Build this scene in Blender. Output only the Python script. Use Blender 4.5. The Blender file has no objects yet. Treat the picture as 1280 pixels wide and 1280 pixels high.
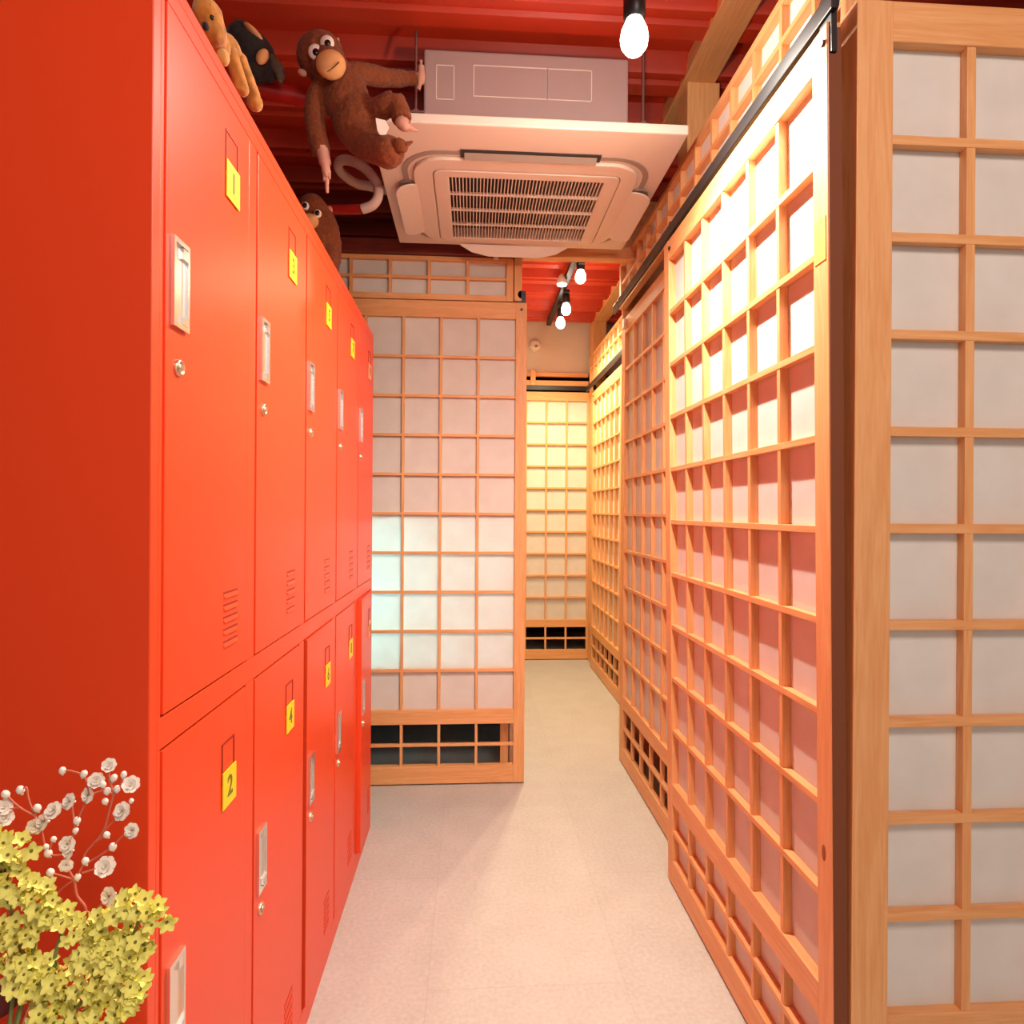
import bpy, math, random
from mathutils import Vector, Matrix, Euler, Quaternion
random.seed(7)
PI = math.pi
COL = bpy.context.scene.collection

# ------------------------------------------------------------------ materials
def nt(name):
    m = bpy.data.materials.new(name); m.use_nodes = True
    n = m.node_tree.nodes; l = m.node_tree.links
    b = n['Principled BSDF']
    return m, n, l, b

def plain(name, col, rough=.5, metal=0., spec=.5, noise=0., nscale=30., bump=0., coat=0., sheen=0.):
    m, n, l, b = nt(name)
    b.inputs['Base Color'].default_value = (*col, 1)
    b.inputs['Roughness'].default_value = rough
    b.inputs['Metallic'].default_value = metal
    b.inputs['Specular IOR Level'].default_value = spec
    b.inputs['Coat Weight'].default_value = coat
    b.inputs['Sheen Weight'].default_value = sheen
    if noise or bump:
        tc = n.new('ShaderNodeTexCoord'); tx = n.new('ShaderNodeTexNoise')
        tx.inputs['Scale'].default_value = nscale; tx.inputs['Detail'].default_value = 4
        l.new(tc.outputs['Object'], tx.inputs['Vector'])
        if noise:
            mx = n.new('ShaderNodeMix'); mx.data_type = 'RGBA'
            mx.inputs['A'].default_value = (*[c*(1-noise) for c in col], 1)
            mx.inputs['B'].default_value = (*[min(1, c*(1+noise)) for c in col], 1)
            l.new(tx.outputs['Fac'], mx.inputs['Factor']); l.new(mx.outputs['Result'], b.inputs['Base Color'])
        if bump:
            bp = n.new('ShaderNodeBump'); bp.inputs['Strength'].default_value = bump
            bp.inputs['Distance'].default_value = .002
            l.new(tx.outputs['Fac'], bp.inputs['Height']); l.new(bp.outputs['Normal'], b.inputs['Normal'])
    return m

def wood(name, axis, lo, hi, rough=.5):
    """pine with grain running along one object axis"""
    m, n, l, b = nt(name)
    tc = n.new('ShaderNodeTexCoord'); mp = n.new('ShaderNodeMapping')
    sc = [26., 26., 26.]; sc[axis] = 1.6
    mp.inputs['Scale'].default_value = sc
    l.new(tc.outputs['Object'], mp.inputs['Vector'])
    n1 = n.new('ShaderNodeTexNoise'); n1.inputs['Scale'].default_value = 1.0; n1.inputs['Detail'].default_value = 3; n1.inputs['Distortion'].default_value = .8
    l.new(mp.outputs['Vector'], n1.inputs['Vector'])
    mul = n.new('ShaderNodeMath'); mul.operation = 'MULTIPLY'; mul.inputs[1].default_value = 34.
    l.new(n1.outputs['Fac'], mul.inputs[0])
    sn = n.new('ShaderNodeMath'); sn.operation = 'SINE'; l.new(mul.outputs[0], sn.inputs[0])
    n2 = n.new('ShaderNodeTexNoise'); n2.inputs['Scale'].default_value = 9.; n2.inputs['Detail'].default_value = 5
    l.new(mp.outputs['Vector'], n2.inputs['Vector'])
    ad = n.new('ShaderNodeMath'); ad.operation = 'MULTIPLY_ADD'; ad.inputs[1].default_value = .16; ad.inputs[2].default_value = .2
    l.new(sn.outputs[0], ad.inputs[0])
    a2 = n.new('ShaderNodeMath'); a2.operation = 'ADD'; l.new(ad.outputs[0], a2.inputs[0]); l.new(n2.outputs['Fac'], a2.inputs[1])
    rp = n.new('ShaderNodeValToRGB'); rp.color_ramp.elements[0].position = .3; rp.color_ramp.elements[1].position = .95
    rp.color_ramp.elements[0].color = (*lo, 1); rp.color_ramp.elements[1].color = (*hi, 1)
    l.new(a2.outputs[0], rp.inputs['Fac']); l.new(rp.outputs['Color'], b.inputs['Base Color'])
    b.inputs['Roughness'].default_value = rough
    bp = n.new('ShaderNodeBump'); bp.inputs['Strength'].default_value = .08; bp.inputs['Distance'].default_value = .002
    l.new(a2.outputs[0], bp.inputs['Height']); l.new(bp.outputs['Normal'], b.inputs['Normal'])
    return m

PLO, PHI = (.87, .46, .20), (.76, .34, .12)
M = {}
for i, a in enumerate('xyz'): M['pine_'+a] = wood('pine_'+a, i, PLO, PHI)
M['dark_wood'] = wood('dark_wood', 0, (.20, .032, .020), (.12, .016, .010), .35)

def paper_mat():
    m, n, l, b = nt('shoji_paper')
    out = n['Material Output']; n.remove(b)
    tc = n.new('ShaderNodeTexCoord'); tx = n.new('ShaderNodeTexNoise'); tx.inputs['Scale'].default_value = 14; tx.inputs['Detail'].default_value = 6
    l.new(tc.outputs['Object'], tx.inputs['Vector'])
    rp = n.new('ShaderNodeValToRGB')
    rp.color_ramp.elements[0].position = .25; rp.color_ramp.elements[0].color = (.80, .75, .69, 1)
    rp.color_ramp.elements[1].position = .75; rp.color_ramp.elements[1].color = (.87, .83, .78, 1)
    l.new(tx.outputs['Fac'], rp.inputs['Fac'])
    d = n.new('ShaderNodeBsdfDiffuse'); t = n.new('ShaderNodeBsdfTranslucent'); mx = n.new('ShaderNodeMixShader'); mx.inputs[0].default_value = .16
    l.new(rp.outputs['Color'], d.inputs['Color']); l.new(rp.outputs['Color'], t.inputs['Color'])
    l.new(d.outputs[0], mx.inputs[1]); l.new(t.outputs[0], mx.inputs[2]); l.new(mx.outputs[0], out.inputs['Surface'])
    return m
M['paper'] = paper_mat()
M['red_paint'] = plain('red_paint', (.90, .066, .014), .36, 0, .45, noise=.03, nscale=3)
M['red_gap_shade'] = plain('red_gap_shade', (.16, .008, .005), .7)
M['steel'] = plain('brushed_steel', (.86, .84, .82), .26, 1.)
M['brass'] = plain('lock_metal', (.75, .62, .45), .3, 1.)
M['yellow'] = plain('yellow_card', (.95, .72, .02), .5)
M['paleyellow'] = plain('pale_card', (.95, .42, .22), .5)
M['ink'] = plain('ink', (.20, .17, .01), .6)
M['black'] = plain('black_steel', (.018, .016, .018), .38, .3)
M['dark'] = plain('unlit_room_shade', (.035, .012, .010), .8)  # darkness of the unlit rooms painted into the wall colour
M['deck'] = plain('red_deck', (.58, .040, .012), .42, 0, .5, noise=.25, nscale=5)
M['plaster'] = plain('grey_plaster', (.74, .63, .54), .8, noise=.05, nscale=8)
M['ac_white'] = plain('ac_plastic', (.82, .68, .58), .42)
M['ac_case'] = plain('ac_casing', (.50, .38, .36), .38, .25, noise=.06, nscale=4)
M['ac_dark'] = plain('ac_slot', (.03, .018, .015), .5)
M['ac_trim'] = plain('ac_trim', (.36, .28, .23), .4)
M['hose'] = plain('hose_foam', (.62, .42, .36), .7)
M['pipe'] = plain('red_pipe', (.42, .015, .012), .35)
M['zinc'] = plain('zinc_rod', (.45, .40, .38), .35, .9)
M['fur_brown'] = plain('fur_brown', (.19, .042, .009), .95, noise=.6, nscale=140, bump=1., sheen=.08)
M['fur_dark'] = plain('fur_dark', (.018, .012, .012), .95, noise=.5, nscale=140, bump=.8, sheen=.1)
M['fur_tan'] = plain('fur_tan', (.72, .36, .085), .95, noise=.35, nscale=90, bump=.8, sheen=.3)
M['fur_cream'] = plain('fur_cream', (.68, .34, .10), .95, noise=.15, nscale=90, bump=.6, sheen=.3)
M['fur_spot'] = plain('fur_spot', (.50, .20, .035), .95, noise=.8, nscale=70, bump=.6, sheen=.3)
M['felt_tan'] = plain('felt_tan', (.72, .34, .13), .9, noise=.08, nscale=60)
M['felt_pink'] = plain('felt_pink', (.62, .30, .22), .9, noise=.1, nscale=60)
M['felt_white'] = plain('felt_white', (.85, .72, .64), .8)
M['felt_grey'] = plain('felt_grey', (.10, .065, .045), .9, noise=.3, nscale=60)
M['eye'] = plain('eye_black', (.012, .006, .006), .15)
M['petal_y'] = plain('petal_yellow', (.97, .88, .22), .7, noise=.12, nscale=60)
M['petal_w'] = plain('petal_white', (.95, .87, .78), .7, noise=.06, nscale=60)
M['eyelet'] = plain('flower_eye', (.20, .15, .03), .8)
M['stem_pink'] = plain('stem_dry', (.62, .16, .10), .7)
M['stem_green'] = plain('stem_green', (.22, .25, .07), .7)
M['leaf'] = plain('leaf_dark', (.20, .03, .03), .6)
M['ceramic'] = plain('vase_glaze', (.75, .70, .62), .25)
M['white_plastic'] = plain('white_plastic', (.80, .68, .60), .45)

def floor_mat():
    m, n, l, b = nt('vinyl_floor')
    tc = n.new('ShaderNodeTexCoord')
    a = n.new('ShaderNodeTexNoise'); a.inputs['Scale'].default_value = 90; a.inputs['Detail'].default_value = 6
    c = n.new('ShaderNodeTexNoise'); c.inputs['Scale'].default_value = 7; c.inputs['Detail'].default_value = 5
    br = n.new('ShaderNodeTexBrick'); br.offset = .5
    br.inputs['Scale'].default_value = 1.; br.inputs['Brick Width'].default_value = .95; br.inputs['Row Height'].default_value = .48
    br.inputs['Mortar Size'].default_value = .0016
    br.inputs['Color1'].default_value = (1, 1, 1, 1); br.inputs['Color2'].default_value = (.97, .97, .97, 1); br.inputs['Mortar'].default_value = (.91, .90, .89, 1)
    mp = n.new('ShaderNodeMapping'); mp.inputs['Rotation'].default_value = (0, 0, PI/2); mp.inputs['Location'].default_value = (.12, .1, 0)
    l.new(tc.outputs['Object'], mp.inputs['Vector']); l.new(mp.outputs['Vector'], br.inputs['Vector'])
    for t in (a, c): l.new(tc.outputs['Object'], t.inputs['Vector'])
    rp = n.new('ShaderNodeValToRGB'); rp.color_ramp.elements[0].position = .35; rp.color_ramp.elements[0].color = (.52, .50, .465, 1)
    rp.color_ramp.elements[1].position = .62; rp.color_ramp.elements[1].color = (.62, .60, .56, 1)
    ad = n.new('ShaderNodeMix'); ad.data_type = 'FLOAT'; ad.inputs['Factor'].default_value = .35
    l.new(a.outputs['Fac'], ad.inputs['A']); l.new(c.outputs['Fac'], ad.inputs['B']); l.new(ad.outputs['Result'], rp.inputs['Fac'])
    mx = n.new('ShaderNodeMix'); mx.data_type = 'RGBA'; mx.blend_type = 'MULTIPLY'; mx.inputs['Factor'].default_value = 1
    l.new(rp.outputs['Color'], mx.inputs['A']); l.new(br.outputs['Color'], mx.inputs['B']); l.new(mx.outputs['Result'], b.inputs['Base Color'])
    b.inputs['Roughness'].default_value = .5
    return m
M['floor'] = floor_mat()

def glow(name, col, s):
    m, n, l, b = nt(name)
    b.inputs['Base Color'].default_value = (1, 1, 1, 1)
    b.inputs['Emission Color'].default_value = (*col, 1); b.inputs['Emission Strength'].default_value = s
    return m
M['bulb'] = glow('bulb_glass', (1, .90, .72), 14)
M['box_board'] = plain('light_box_board', (.42, .40, .36), .7)
M['slot'] = plain('slot_shade', (.34, .018, .008), .6)  # shade of slot edges and louver slits, put into a dark red
M['daylight'] = glow('daylight_glow', (.18, .80, 1.0), 115)

# ------------------------------------------------------------------ mesh builder
class MB:
    def __init__(s): s.v = []; s.f = []; s.mi = []; s.sm = []; s.cur = 0
    def mat(s, i): s.cur = i; return s
    def add(s, vs, fs, smooth=False):
        o = len(s.v); s.v += [tuple(v) for v in vs]
        for f in fs: s.f.append(tuple(o+i for i in f)); s.mi.append(s.cur); s.sm.append(smooth)
        return s
    def box(s, x0, x1, y0, y1, z0, z1):
        vs = [(x, y, z) for z in (z0, z1) for y in (y0, y1) for x in (x0, x1)]
        return s.add(vs, [(0, 2, 3, 1), (4, 5, 7, 6), (0, 1, 5, 4), (2, 6, 7, 3), (0, 4, 6, 2), (1, 3, 7, 5)])
    def tube(s, pts, r, n=8, cap=True, smooth=True):
        pts = [Vector(p) for p in pts]; k = len(pts)
        rs = r if isinstance(r, (list, tuple)) else [r]*k
        vs = []; up = None
        for i, p in enumerate(pts):
            t = (pts[min(i+1, k-1)] - pts[max(i-1, 0)]).normalized()
            if up is None:
                up = Vector((0, 0, 1)) if abs(t.z) < .9 else Vector((1, 0, 0))
            a = t.cross(up)
            if a.length < 1e-5: a = t.orthogonal()
            a.normalize(); b = a.cross(t).normalized(); up = b
            for j in range(n):
                q = 2*PI*j/n; vs.append(p + (a*math.cos(q) + b*math.sin(q))*rs[i])
        fs = [(i*n+j, i*n+(j+1) % n, (i+1)*n+(j+1) % n, (i+1)*n+j) for i in range(k-1) for j in range(n)]
        s.add(vs, fs, smooth)
        if cap:
            s.add(vs[:n], [tuple(range(n))[::-1]]); s.add(vs[-n:], [tuple(range(n))])
        return s
    def ell(s, c, r, rot=None, seg=14, rings=9):
        c = Vector(c); R = rot.to_matrix() if rot else Matrix.Identity(3)
        if not isinstance(r, (list, tuple)): r = (r, r, r)
        vs = [c + R @ Vector((0, 0, r[2]))]
        for i in range(1, rings):
            th = PI*i/rings
            for j in range(seg):
                ph = 2*PI*j/seg
                vs.append(c + R @ Vector((r[0]*math.sin(th)*math.cos(ph), r[1]*math.sin(th)*math.sin(ph), r[2]*math.cos(th))))
        vs.append(c + R @ Vector((0, 0, -r[2]))); L = len(vs)-1
        fs = [(0, 1+j, 1+(j+1) % seg) for j in range(seg)]
        for i in range(rings-2):
            a = 1+i*seg; b = a+seg
            fs += [(a+j, b+j, b+(j+1) % seg, a+(j+1) % seg) for j in range(seg)]
        a = 1+(rings-2)*seg
        fs += [(a+j, L, a+(j+1) % seg) for j in range(seg)]
        return s.add(vs, fs, True)
    def lathe(s, prof, c=(0, 0, 0), axis=(0, 0, 1), n=24, smooth=True):
        c = Vector(c); q = Vector((0, 0, 1)).rotation_difference(Vector(axis))
        vs = []
        for (r, z) in prof:
            for j in range(n):
                a = 2*PI*j/n; vs.append(c + q @ Vector((r*math.cos(a), r*math.sin(a), z)))
        k = len(prof)
        fs = [(i*n+j, i*n+(j+1) % n, (i+1)*n+(j+1) % n, (i+1)*n+j) for i in range(k-1) for j in range(n)]
        s.add(vs, fs, smooth)
        s.add(vs[:n], [tuple(range(n))[::-1]]); s.add(vs[-n:], [tuple(range(n))])
        return s
    def prism(s, poly, z0, z1):
        n = len(poly)
        vs = [(x, y, z0) for x, y in poly] + [(x, y, z1) for x, y in poly]
        fs = [tuple(range(n))[::-1], tuple(range(n, 2*n))] + [(i, (i+1) % n, n+(i+1) % n, n+i) for i in range(n)]
        return s.add(vs, fs)
    def ring(s, outer, inner, z0, z1):
        """frame between two outlines with the same number of points"""
        n = len(outer)
        vs = [(x, y, z) for z in (z0, z1) for P in (outer, inner) for x, y in P]
        fs = []
        for i in range(n):
            j = (i+1) % n
            fs += [(i, n+i, n+j, j), (2*n+i, 2*n+j, 3*n+j, 3*n+i), (i, j, 2*n+j, 2*n+i), (n+i, 3*n+i, 3*n+j, n+j)]
        return s.add(vs, fs)
    def mesh(s, name, mats):
        me = bpy.data.meshes.new(name); me.from_pydata(s.v, [], s.f)
        for m in (mats if isinstance(mats, (list, tuple)) else [mats]): me.materials.append(m)
        me.polygons.foreach_set('material_index', s.mi); me.polygons.foreach_set('use_smooth', s.sm)
        me.update(); return me
    def build(s, name, mats, parent=None, loc=(0, 0, 0), rot=(0, 0, 0), bevel=0):
        return put(name, s.mesh(name, mats), parent, loc, rot, bevel)

def put(name, me, parent=None, loc=(0, 0, 0), rot=(0, 0, 0), bevel=0):
    o = bpy.data.objects.new(name, me); COL.objects.link(o)
    o.location = loc; o.rotation_euler = rot
    if parent: o.parent = parent
    if bevel:
        b = o.modifiers.new('edge', 'BEVEL'); b.width = bevel; b.segments = 2; b.limit_method = 'ANGLE'
    return o
def tag(o, label, cat, group=None):
    o['label'] = label; o['category'] = cat
    if group: o['group'] = group
    return o
def thing(name, label, cat, loc=(0, 0, 0), rot=(0, 0, 0), group=None):
    o = bpy.data.objects.new(name, None); COL.objects.link(o); o.empty_display_size = .05
    o.location = loc; o.rotation_euler = rot
    return tag(o, label, cat, group)
def struct(o): o['kind'] = 'structure'; return o
def rrect(x0, x1, y0, y1, r, k=5):
    P = []
    for cx, cy, a in ((x1-r, y1-r, 0), (x0+r, y1-r, 90), (x0+r, y0+r, 180), (x1-r, y0+r, 270)):
        for i in range(k+1):
            t = math.radians(a+90*i/k); P.append((cx+r*math.cos(t), cy+r*math.sin(t)))
    return P
_txt = {}
def text_mesh(ch, size, mat):
    if ch in _txt: return _txt[ch]
    c = bpy.data.curves.new('digit', 'FONT'); c.body = ch; c.size = size; c.align_x = 'CENTER'; c.align_y = 'CENTER'; c.extrude = .0003; c.offset = .0006
    o = bpy.data.objects.new('digit_source', c); COL.objects.link(o)
    dg = bpy.context.evaluated_depsgraph_get()
    me = bpy.data.meshes.new_from_object(o.evaluated_get(dg)); me.name = 'digit'
    bpy.data.objects.remove(o); bpy.data.curves.remove(c)
    me.materials.clear(); me.materials.append(mat); _txt[ch] = me
    return me

# ------------------------------------------------------------------ the shell
struct(MB().box(-2.2, 2.4, -1.6, 6.2, -.06, 0).build('floor', M['floor']))
struct(MB().box(-.96, -.88, -1.6, 2.66, 0, 2.75).build('wall_left', M['dark']))
struct(MB().box(-2.2, -2.12, 2.6, 6.2, 0, 2.75).build('wall_left_room', M['dark']))
struct(MB().box(-2.12, -.96, 2.6, 2.66, 0, 2.75).build('wall_left_return', M['dark']))
struct(MB().box(2.3, 2.4, -1.6, 6.2, 0, 2.75).build('wall_right', M['dark']))
struct(MB().box(-2.2, 2.4, 6.1, 6.2, 0, 2.75).build('wall_back', M['dark']))
struct(MB().box(-1.6, 1.2, 4.985, 5.05, 2.238, 2.64).build('wall_end_upper', M['plaster']))
# corrugated steel deck, ribs running across the corridor
mb = MB(); per = .267; prof = [(0, .0), (.022, .0), (.03, .012), (.05, .012), (.058, 0), (.115, .0), (.14, .055), (.165, .055), (.171, .047), (.19, .047), (.196, .055), (.238, .055)]
pts = []; y = -1.6 - .05
while y < 6.2:
    for a, b in prof:
        if y+a <= 6.2: pts.append((y+a, 2.607+b))
    y += per
vs = [(-2.2, a, b) for a, b in pts] + [(2.4, a, b) for a, b in pts] + [(-2.2, a, 2.72) for a, b in pts] + [(2.4, a, 2.72) for a, b in pts]; k = len(pts)
fs = [(i, i+1, k+i+1, k+i) for i in range(k-1)] + [(2*k+i, 3*k+i, 3*k+i+1, 2*k+i+1) for i in range(k-1)]
mb.add(vs, fs)
struct(mb.build('ceiling', M['deck']))
# timber frame of the right side: wall plates below the deck, posts, steps
def timber(name, b, mat, label, cat, bevel=.003):
    return tag(MB().box(*b).build(name, M[mat], bevel=bevel), label, cat)
struct(MB().box(.17, .19, 2.79, 4.93, 0, 2.60).build('wall_light_block', M['plaster']))  # unseen wall added to keep light out of the left room
timber('wall_plate_beam', (.70, .81, 1.12, 2.98, 2.60, 2.66), 'pine_y', 'pine beam running under red ceiling above the near sliding door', 'beam')
timber('wall_plate_beam', (.915, 1.02, 3.0, 4.97, 2.60, 2.66), 'pine_y', 'pine beam under red ceiling over the far yellow-lit screen wall', 'beam')
timber('timber_post', (.714, .825, 2.11, 2.21, .002, 2.60), 'pine_z', 'pine post rising to the ceiling beam right of the air conditioner', 'post')
timber('timber_post', (.905, 1.01, 4.80, 4.935, .002, 2.60), 'pine_z', 'pine post in the far right corner beside the end wall', 'post')
timber('timber_post', (.69, .735, 2.925, 2.94, .002, 2.60), 'pine_z', 'slim pine post where the right wall steps back behind the air conditioner', 'post')
struct(MB().box(.705, .93, 2.94, 2.985, 0, 2.60).build('wall_right_return', M['pine_x']))
struct(MB().box(.93, .95, 2.94, 3.74, 0, 2.60).build('wall_right_panel', M['pine_z']))
# lintel across the corridor above the left partition
timber('lintel_beam', (.21, .70, 2.70, 2.75, 2.232, 2.285), 'pine_x', 'short pine lintel crossing the corridor just behind the air conditioner', 'beam')
timber('lintel_beam', (-.86, .208, 2.69, 2.76, 2.225, 2.285), 'dark_wood', 'dark reddish wooden lintel above the left transom, behind the air conditioner', 'beam')
timber('door_jamb_post', (.172, .205, 2.70, 2.76, 2.042, 2.224), 'pine_z', 'short pine upright at the right end of the left transom', 'post')

# ------------------------------------------------------------------ shoji screens
def lattice(w0, w1, z0, z1, nc, nr, bar, y0, y1, skip_edge=True):
    m = MB()
    for i in range(1, nc):
        x = w0 + (w1-w0)*i/nc; m.box(x-bar/2, x+bar/2, y0+.001, y1, z0, z1)
    for j in range(1, nr):
        z = z0 + (z1-z0)*j/nr; m.mat(1).box(w0, w1, y0, y1-.001, z-bar/2, z+bar/2)
    return m
def shoji(label, w, cols, loc, rot, group=None, stile=.047, z0=.315, z1=1.965, top=2.035, rec=.022, bar=.013, grille_paper=True, grille=(.08, .255), name='sliding_shoji_door', hangers=(), foot=.006, cellw=None, T=.03):
    """front at y=0 facing -y, width along +x"""
    t = thing(name, label, 'sliding door', loc, rot, group or 'pine lattice shoji panels of the corridor')
    x0, x1 = stile, w-stile
    for a, b in ((0, x0), (x1, w)): MB().box(a, b, 0, T, foot, top).build('stile', M['pine_z'], t, bevel=.0015)
    MB().box(x0, x1, .0005, T-.0005, z1, top).build('top_rail', M['pine_x'], t, bevel=.0015)
    MB().box(x0, x1, .0005, T-.0005, grille[1], z0).build('middle_rail', M['pine_x'], t, bevel=.0015)
    MB().box(x0, x1, .0005, T-.0005, foot, grille[0]).build('bottom_rail', M['pine_x'], t, bevel=.0015)
    lattice(x0, x1, z0, z1, cols, 10, bar, .002, rec).build('lattice', [M['pine_z'], M['pine_x']], t, bevel=.0008)
    MB().box(x0, x1, rec, rec+.002, z0, z1).build('paper', M['paper'], t)
    lattice(x0, x1, grille[0], grille[1], cols, 2, bar, .002, rec).build('grille', [M['pine_z'], M['pine_x']], t, bevel=.0008)
    if grille_paper: MB().box(x0, x1, rec, rec+.002, grille[0], grille[1]).build('lower_paper', M['paper'], t)
    for hx in hangers:
        m = MB().box(hx-.018, hx+.018, .004, .014, top-.055, top+.05)
        m.tube([(hx, .000, top+.034), (hx, .020, top+.034)], .017, 14)
        m.tube([(hx, -.004, top-.03), (hx, .008, top-.03)], .006, 8)
        m.build('roller_hanger', M['black'], t)
    return t
def transom(label, w, cols, loc, rot, h=.205, rec=.022):
    t = thing('transom_screen', label, 'transom', loc, rot, 'papered transoms above the sliding doors')
    for a, b in ((0, .03), (w-.03, w)): MB().box(a, b, 0, .03, 0, h).build('stile', M['pine_z'], t, bevel=.0015)
    MB().box(.03, w-.03, .0005, .0295, 0, .025).build('bottom_rail', M['pine_x'], t, bevel=.0015)
    MB().box(.03, w-.03, .0005, .0295, h-.018, h).build('top_rail', M['pine_x'], t, bevel=.0015)
    lattice(.03, w-.03, .025, h-.018, cols, 2, .013, .002, rec).build('lattice', [M['pine_z'], M['pine_x']], t, bevel=.0008)
    MB().box(.03, w-.03, rec, rec+.002, .025, h-.018).build('paper', M['paper'], t)
    return t
RW = (0, 0, -PI/2)          # faces the corridor from the right
near_door = shoji('near right pine sliding door with papered lattice, hung on black rail', .925, 6, (.622, 1.977, 0), (math.radians(.75), 0, -PI/2), hangers=(.06, .914), T=.024, rec=.0212, z0=.318, z1=1.925, top=1.986)
# a knot and a mending patch on the door's near stile
MB().box(.884, .919, -.0012, .001, 1.585, 1.66).build('repair_patch', plain('patch_wood', (.85, .45, .10), .5, noise=.3, nscale=50), near_door)
MB().box(.9251, .9275, .0015, .024, .02, 1.975).build('edge_strip', plain('edge_brown', (.20, .055, .018), .8), near_door)  # dark brown strip covering the door's near end
MB().ell((.9, -.0004, .56), (.006, .0015, .014)).build('wood_knot', plain('knot', (.35, .10, .02), .6), near_door)
second = shoji('shaded pine lattice door with open bottom grille behind near sliding door', .955, 6, (.69, 2.922, 0), RW, grille_paper=False, T=.022, rec=.018)
MB().box(.03, .075, -.012, 0, 1.985, 2.025).build('catch_plate', M['white_plastic'], second)
shoji('yellow-lit lattice door on the far right wall, near the end of corridor', .96, 6, (.885, 4.72, 0), RW, grille_paper=False, hangers=(.06,))
left_door = shoji('left shoji door facing the camera beyond the red lockers, cool daylight behind', 1.035, 6, (-.808, 2.70, 0), (0, 0, 0), grille_paper=False, rec=.018, hangers=(1.012,), bar=.0115)
shoji('narrow shoji door closing the far end of the corridor under the smoke detector', .735, 4, (.208, 4.95, 0), (0, 0, 0), grille_paper=False, z1=2.018, top=2.085, stile=.05, bar=.014)
shoji('large shoji panel facing the camera at the right edge of the photo', .98, 6, (.646, 1.045, 0), (0, 0, 0), stile=.064, z0=.297, z1=1.953, top=2.022, rec=.02, bar=.016, T=.06, name='fixed_shoji_panel')
transom('papered pine transom above the black rail over the near right doors', 1.84, 13, (.672, 2.915, 2.085), RW)
transom('two-row papered transom above left shoji door, below dark lintel', 1.035, 6, (-.866, 2.705, 2.040), (0, 0, 0), h=.183)
transom('bright yellow-lit transom above the far right lattice door', 1.24, 9, (.885, 4.82, 2.125), RW)

def rail(label, p0, p1):
    m = MB(); (xa, ya, z), (xb, yb, _) = p0, p1
    if abs(xa-xb) < 1e-6: m.box(xa-.006, xa+.006, min(ya, yb), max(ya, yb), z-.017, z+.017); ds = [(xa, y) for y in (ya+.12, (ya+yb)/2, yb-.12)]
    else: m.box(min(xa, xb), max(xa, xb), ya-.006, ya+.006, z-.017, z+.017); ds = [(x, ya) for x in (xa+.1, xb-.1)]
    t = tag(m.build('sliding_door_rail', M['black'], bevel=.002), label, 'rail', 'black sliding door rails')
    return t
rail('long black steel rail carrying the near right sliding door', (.601, 1.035, 2.014), (.601, 2.71, 2.014))
rail('black steel rail above the yellow-lit far right lattice door', (.868, 3.0, 2.085), (.868, 4.84, 2.085))
rail('black steel rail over the narrow door at the end of corridor', (.22, 4.935, 2.112), (.93, 4.935, 2.112))
tag(MB().box(.2, .90, 4.94, 4.98, 2.132, 2.172).build('lintel_beam', M['pine_x'], bevel=.002), 'light pine lintel just above the end door rail', 'beam')
tag(MB().box(.2, .90, 4.95, 4.985, 2.205, 2.237).build('lintel_board', M['pine_x'], bevel=.002), 'upper pine board under the grey end wall', 'board')
tag(MB().box(.445, .485, 4.925, 4.94, 2.13, 2.25).build('lintel_bracket', M['pine_z'], bevel=.002), 'short pine upright crossing the boards over the end door', 'bracket')
tag(MB().box(.083, .103, 2.672, 2.689, 2.206, 2.228).build('mounting_clip', M['white_plastic'], bevel=.002), 'tiny white clip fixed under the lintel above left transom', 'clip')
# narrow pine reveal between near door and fixed panel, unseen boards added to shape the daylight behind the left shoji
timber('door_jamb_post', (.662, .70, 1.106, 1.125, .002, 2.30), 'pine_z', 'thin pine jamb behind the large right shoji panel', 'post')
struct(MB().box(-1.3, .21, 2.732, 3.05, .480, .500).box(-1.3, .21, 2.732, 3.05, 1.112, 1.132).box(-.66, -.63, 2.732, 3.05, .5, 1.112).box(.19, .21, 2.732, 3.05, .5, 1.112).box(-1.3, .21, 3.05, 3.07, .48, 1.132).build('light_box_1', M['box_board']))
w = struct(MB().box(-.62, -.60, 2.735, 3.048, .502, 1.11).build('light_box_glow_1', M['daylight']))
tag(MB().box(.13, .165, 2.80, 2.84, .002, .47).build('timber_post', M['pine_z']), 'short pine post seen through the bottom grille of the left shoji', 'post')

# ------------------------------------------------------------------ lockers
XL, Y0, HL, PIT, DW = -.362, .746, 1.79, .3205, .284
cab = thing('locker_cabinet', 'bank of red steel lockers with ten numbered doors lining the left wall', 'lockers', (XL, Y0, 0))
LEN = 1.61; D = .5; e = .0
m = MB()
m.box(-D, 0, 0, .018, .0, HL); m.box(-D, 0, LEN-.018, LEN, 0, HL)
m.box(-D, 0, .018, LEN-.018, HL-.018, HL); m.box(-D, -.02, .018, LEN-.018, .045, .058); m.box(-D, -D+.01, .018, LEN-.018, .058, HL-.018)
m.box(-.02, 0, .018, LEN-.018, 1.750, HL-.018); m.box(-.02, 0, .018, LEN-.018, 0, .056); m.box(-.02, 0, .018, LEN-.018, .868, .905); m.box(-D+.01, -.021, .018, LEN-.018, .878, .890)
edges = [.027 + PIT*i for i in range(5)]
prev = .018
for a in edges + [LEN-.018]:
    if a-prev > .001: m.box(-.0195, -.0002, prev, a, .056, .868).box(-.0195, -.0002, prev, a, .905, 1.750)
    prev = a+DW
for i in range(1, 5): m.box(-D+.01, -.021, edges[i]-.02, edges[i]-.014, .058, HL-.018)
m.build('cabinet_body', M['red_paint'], cab, bevel=.0012)

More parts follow.
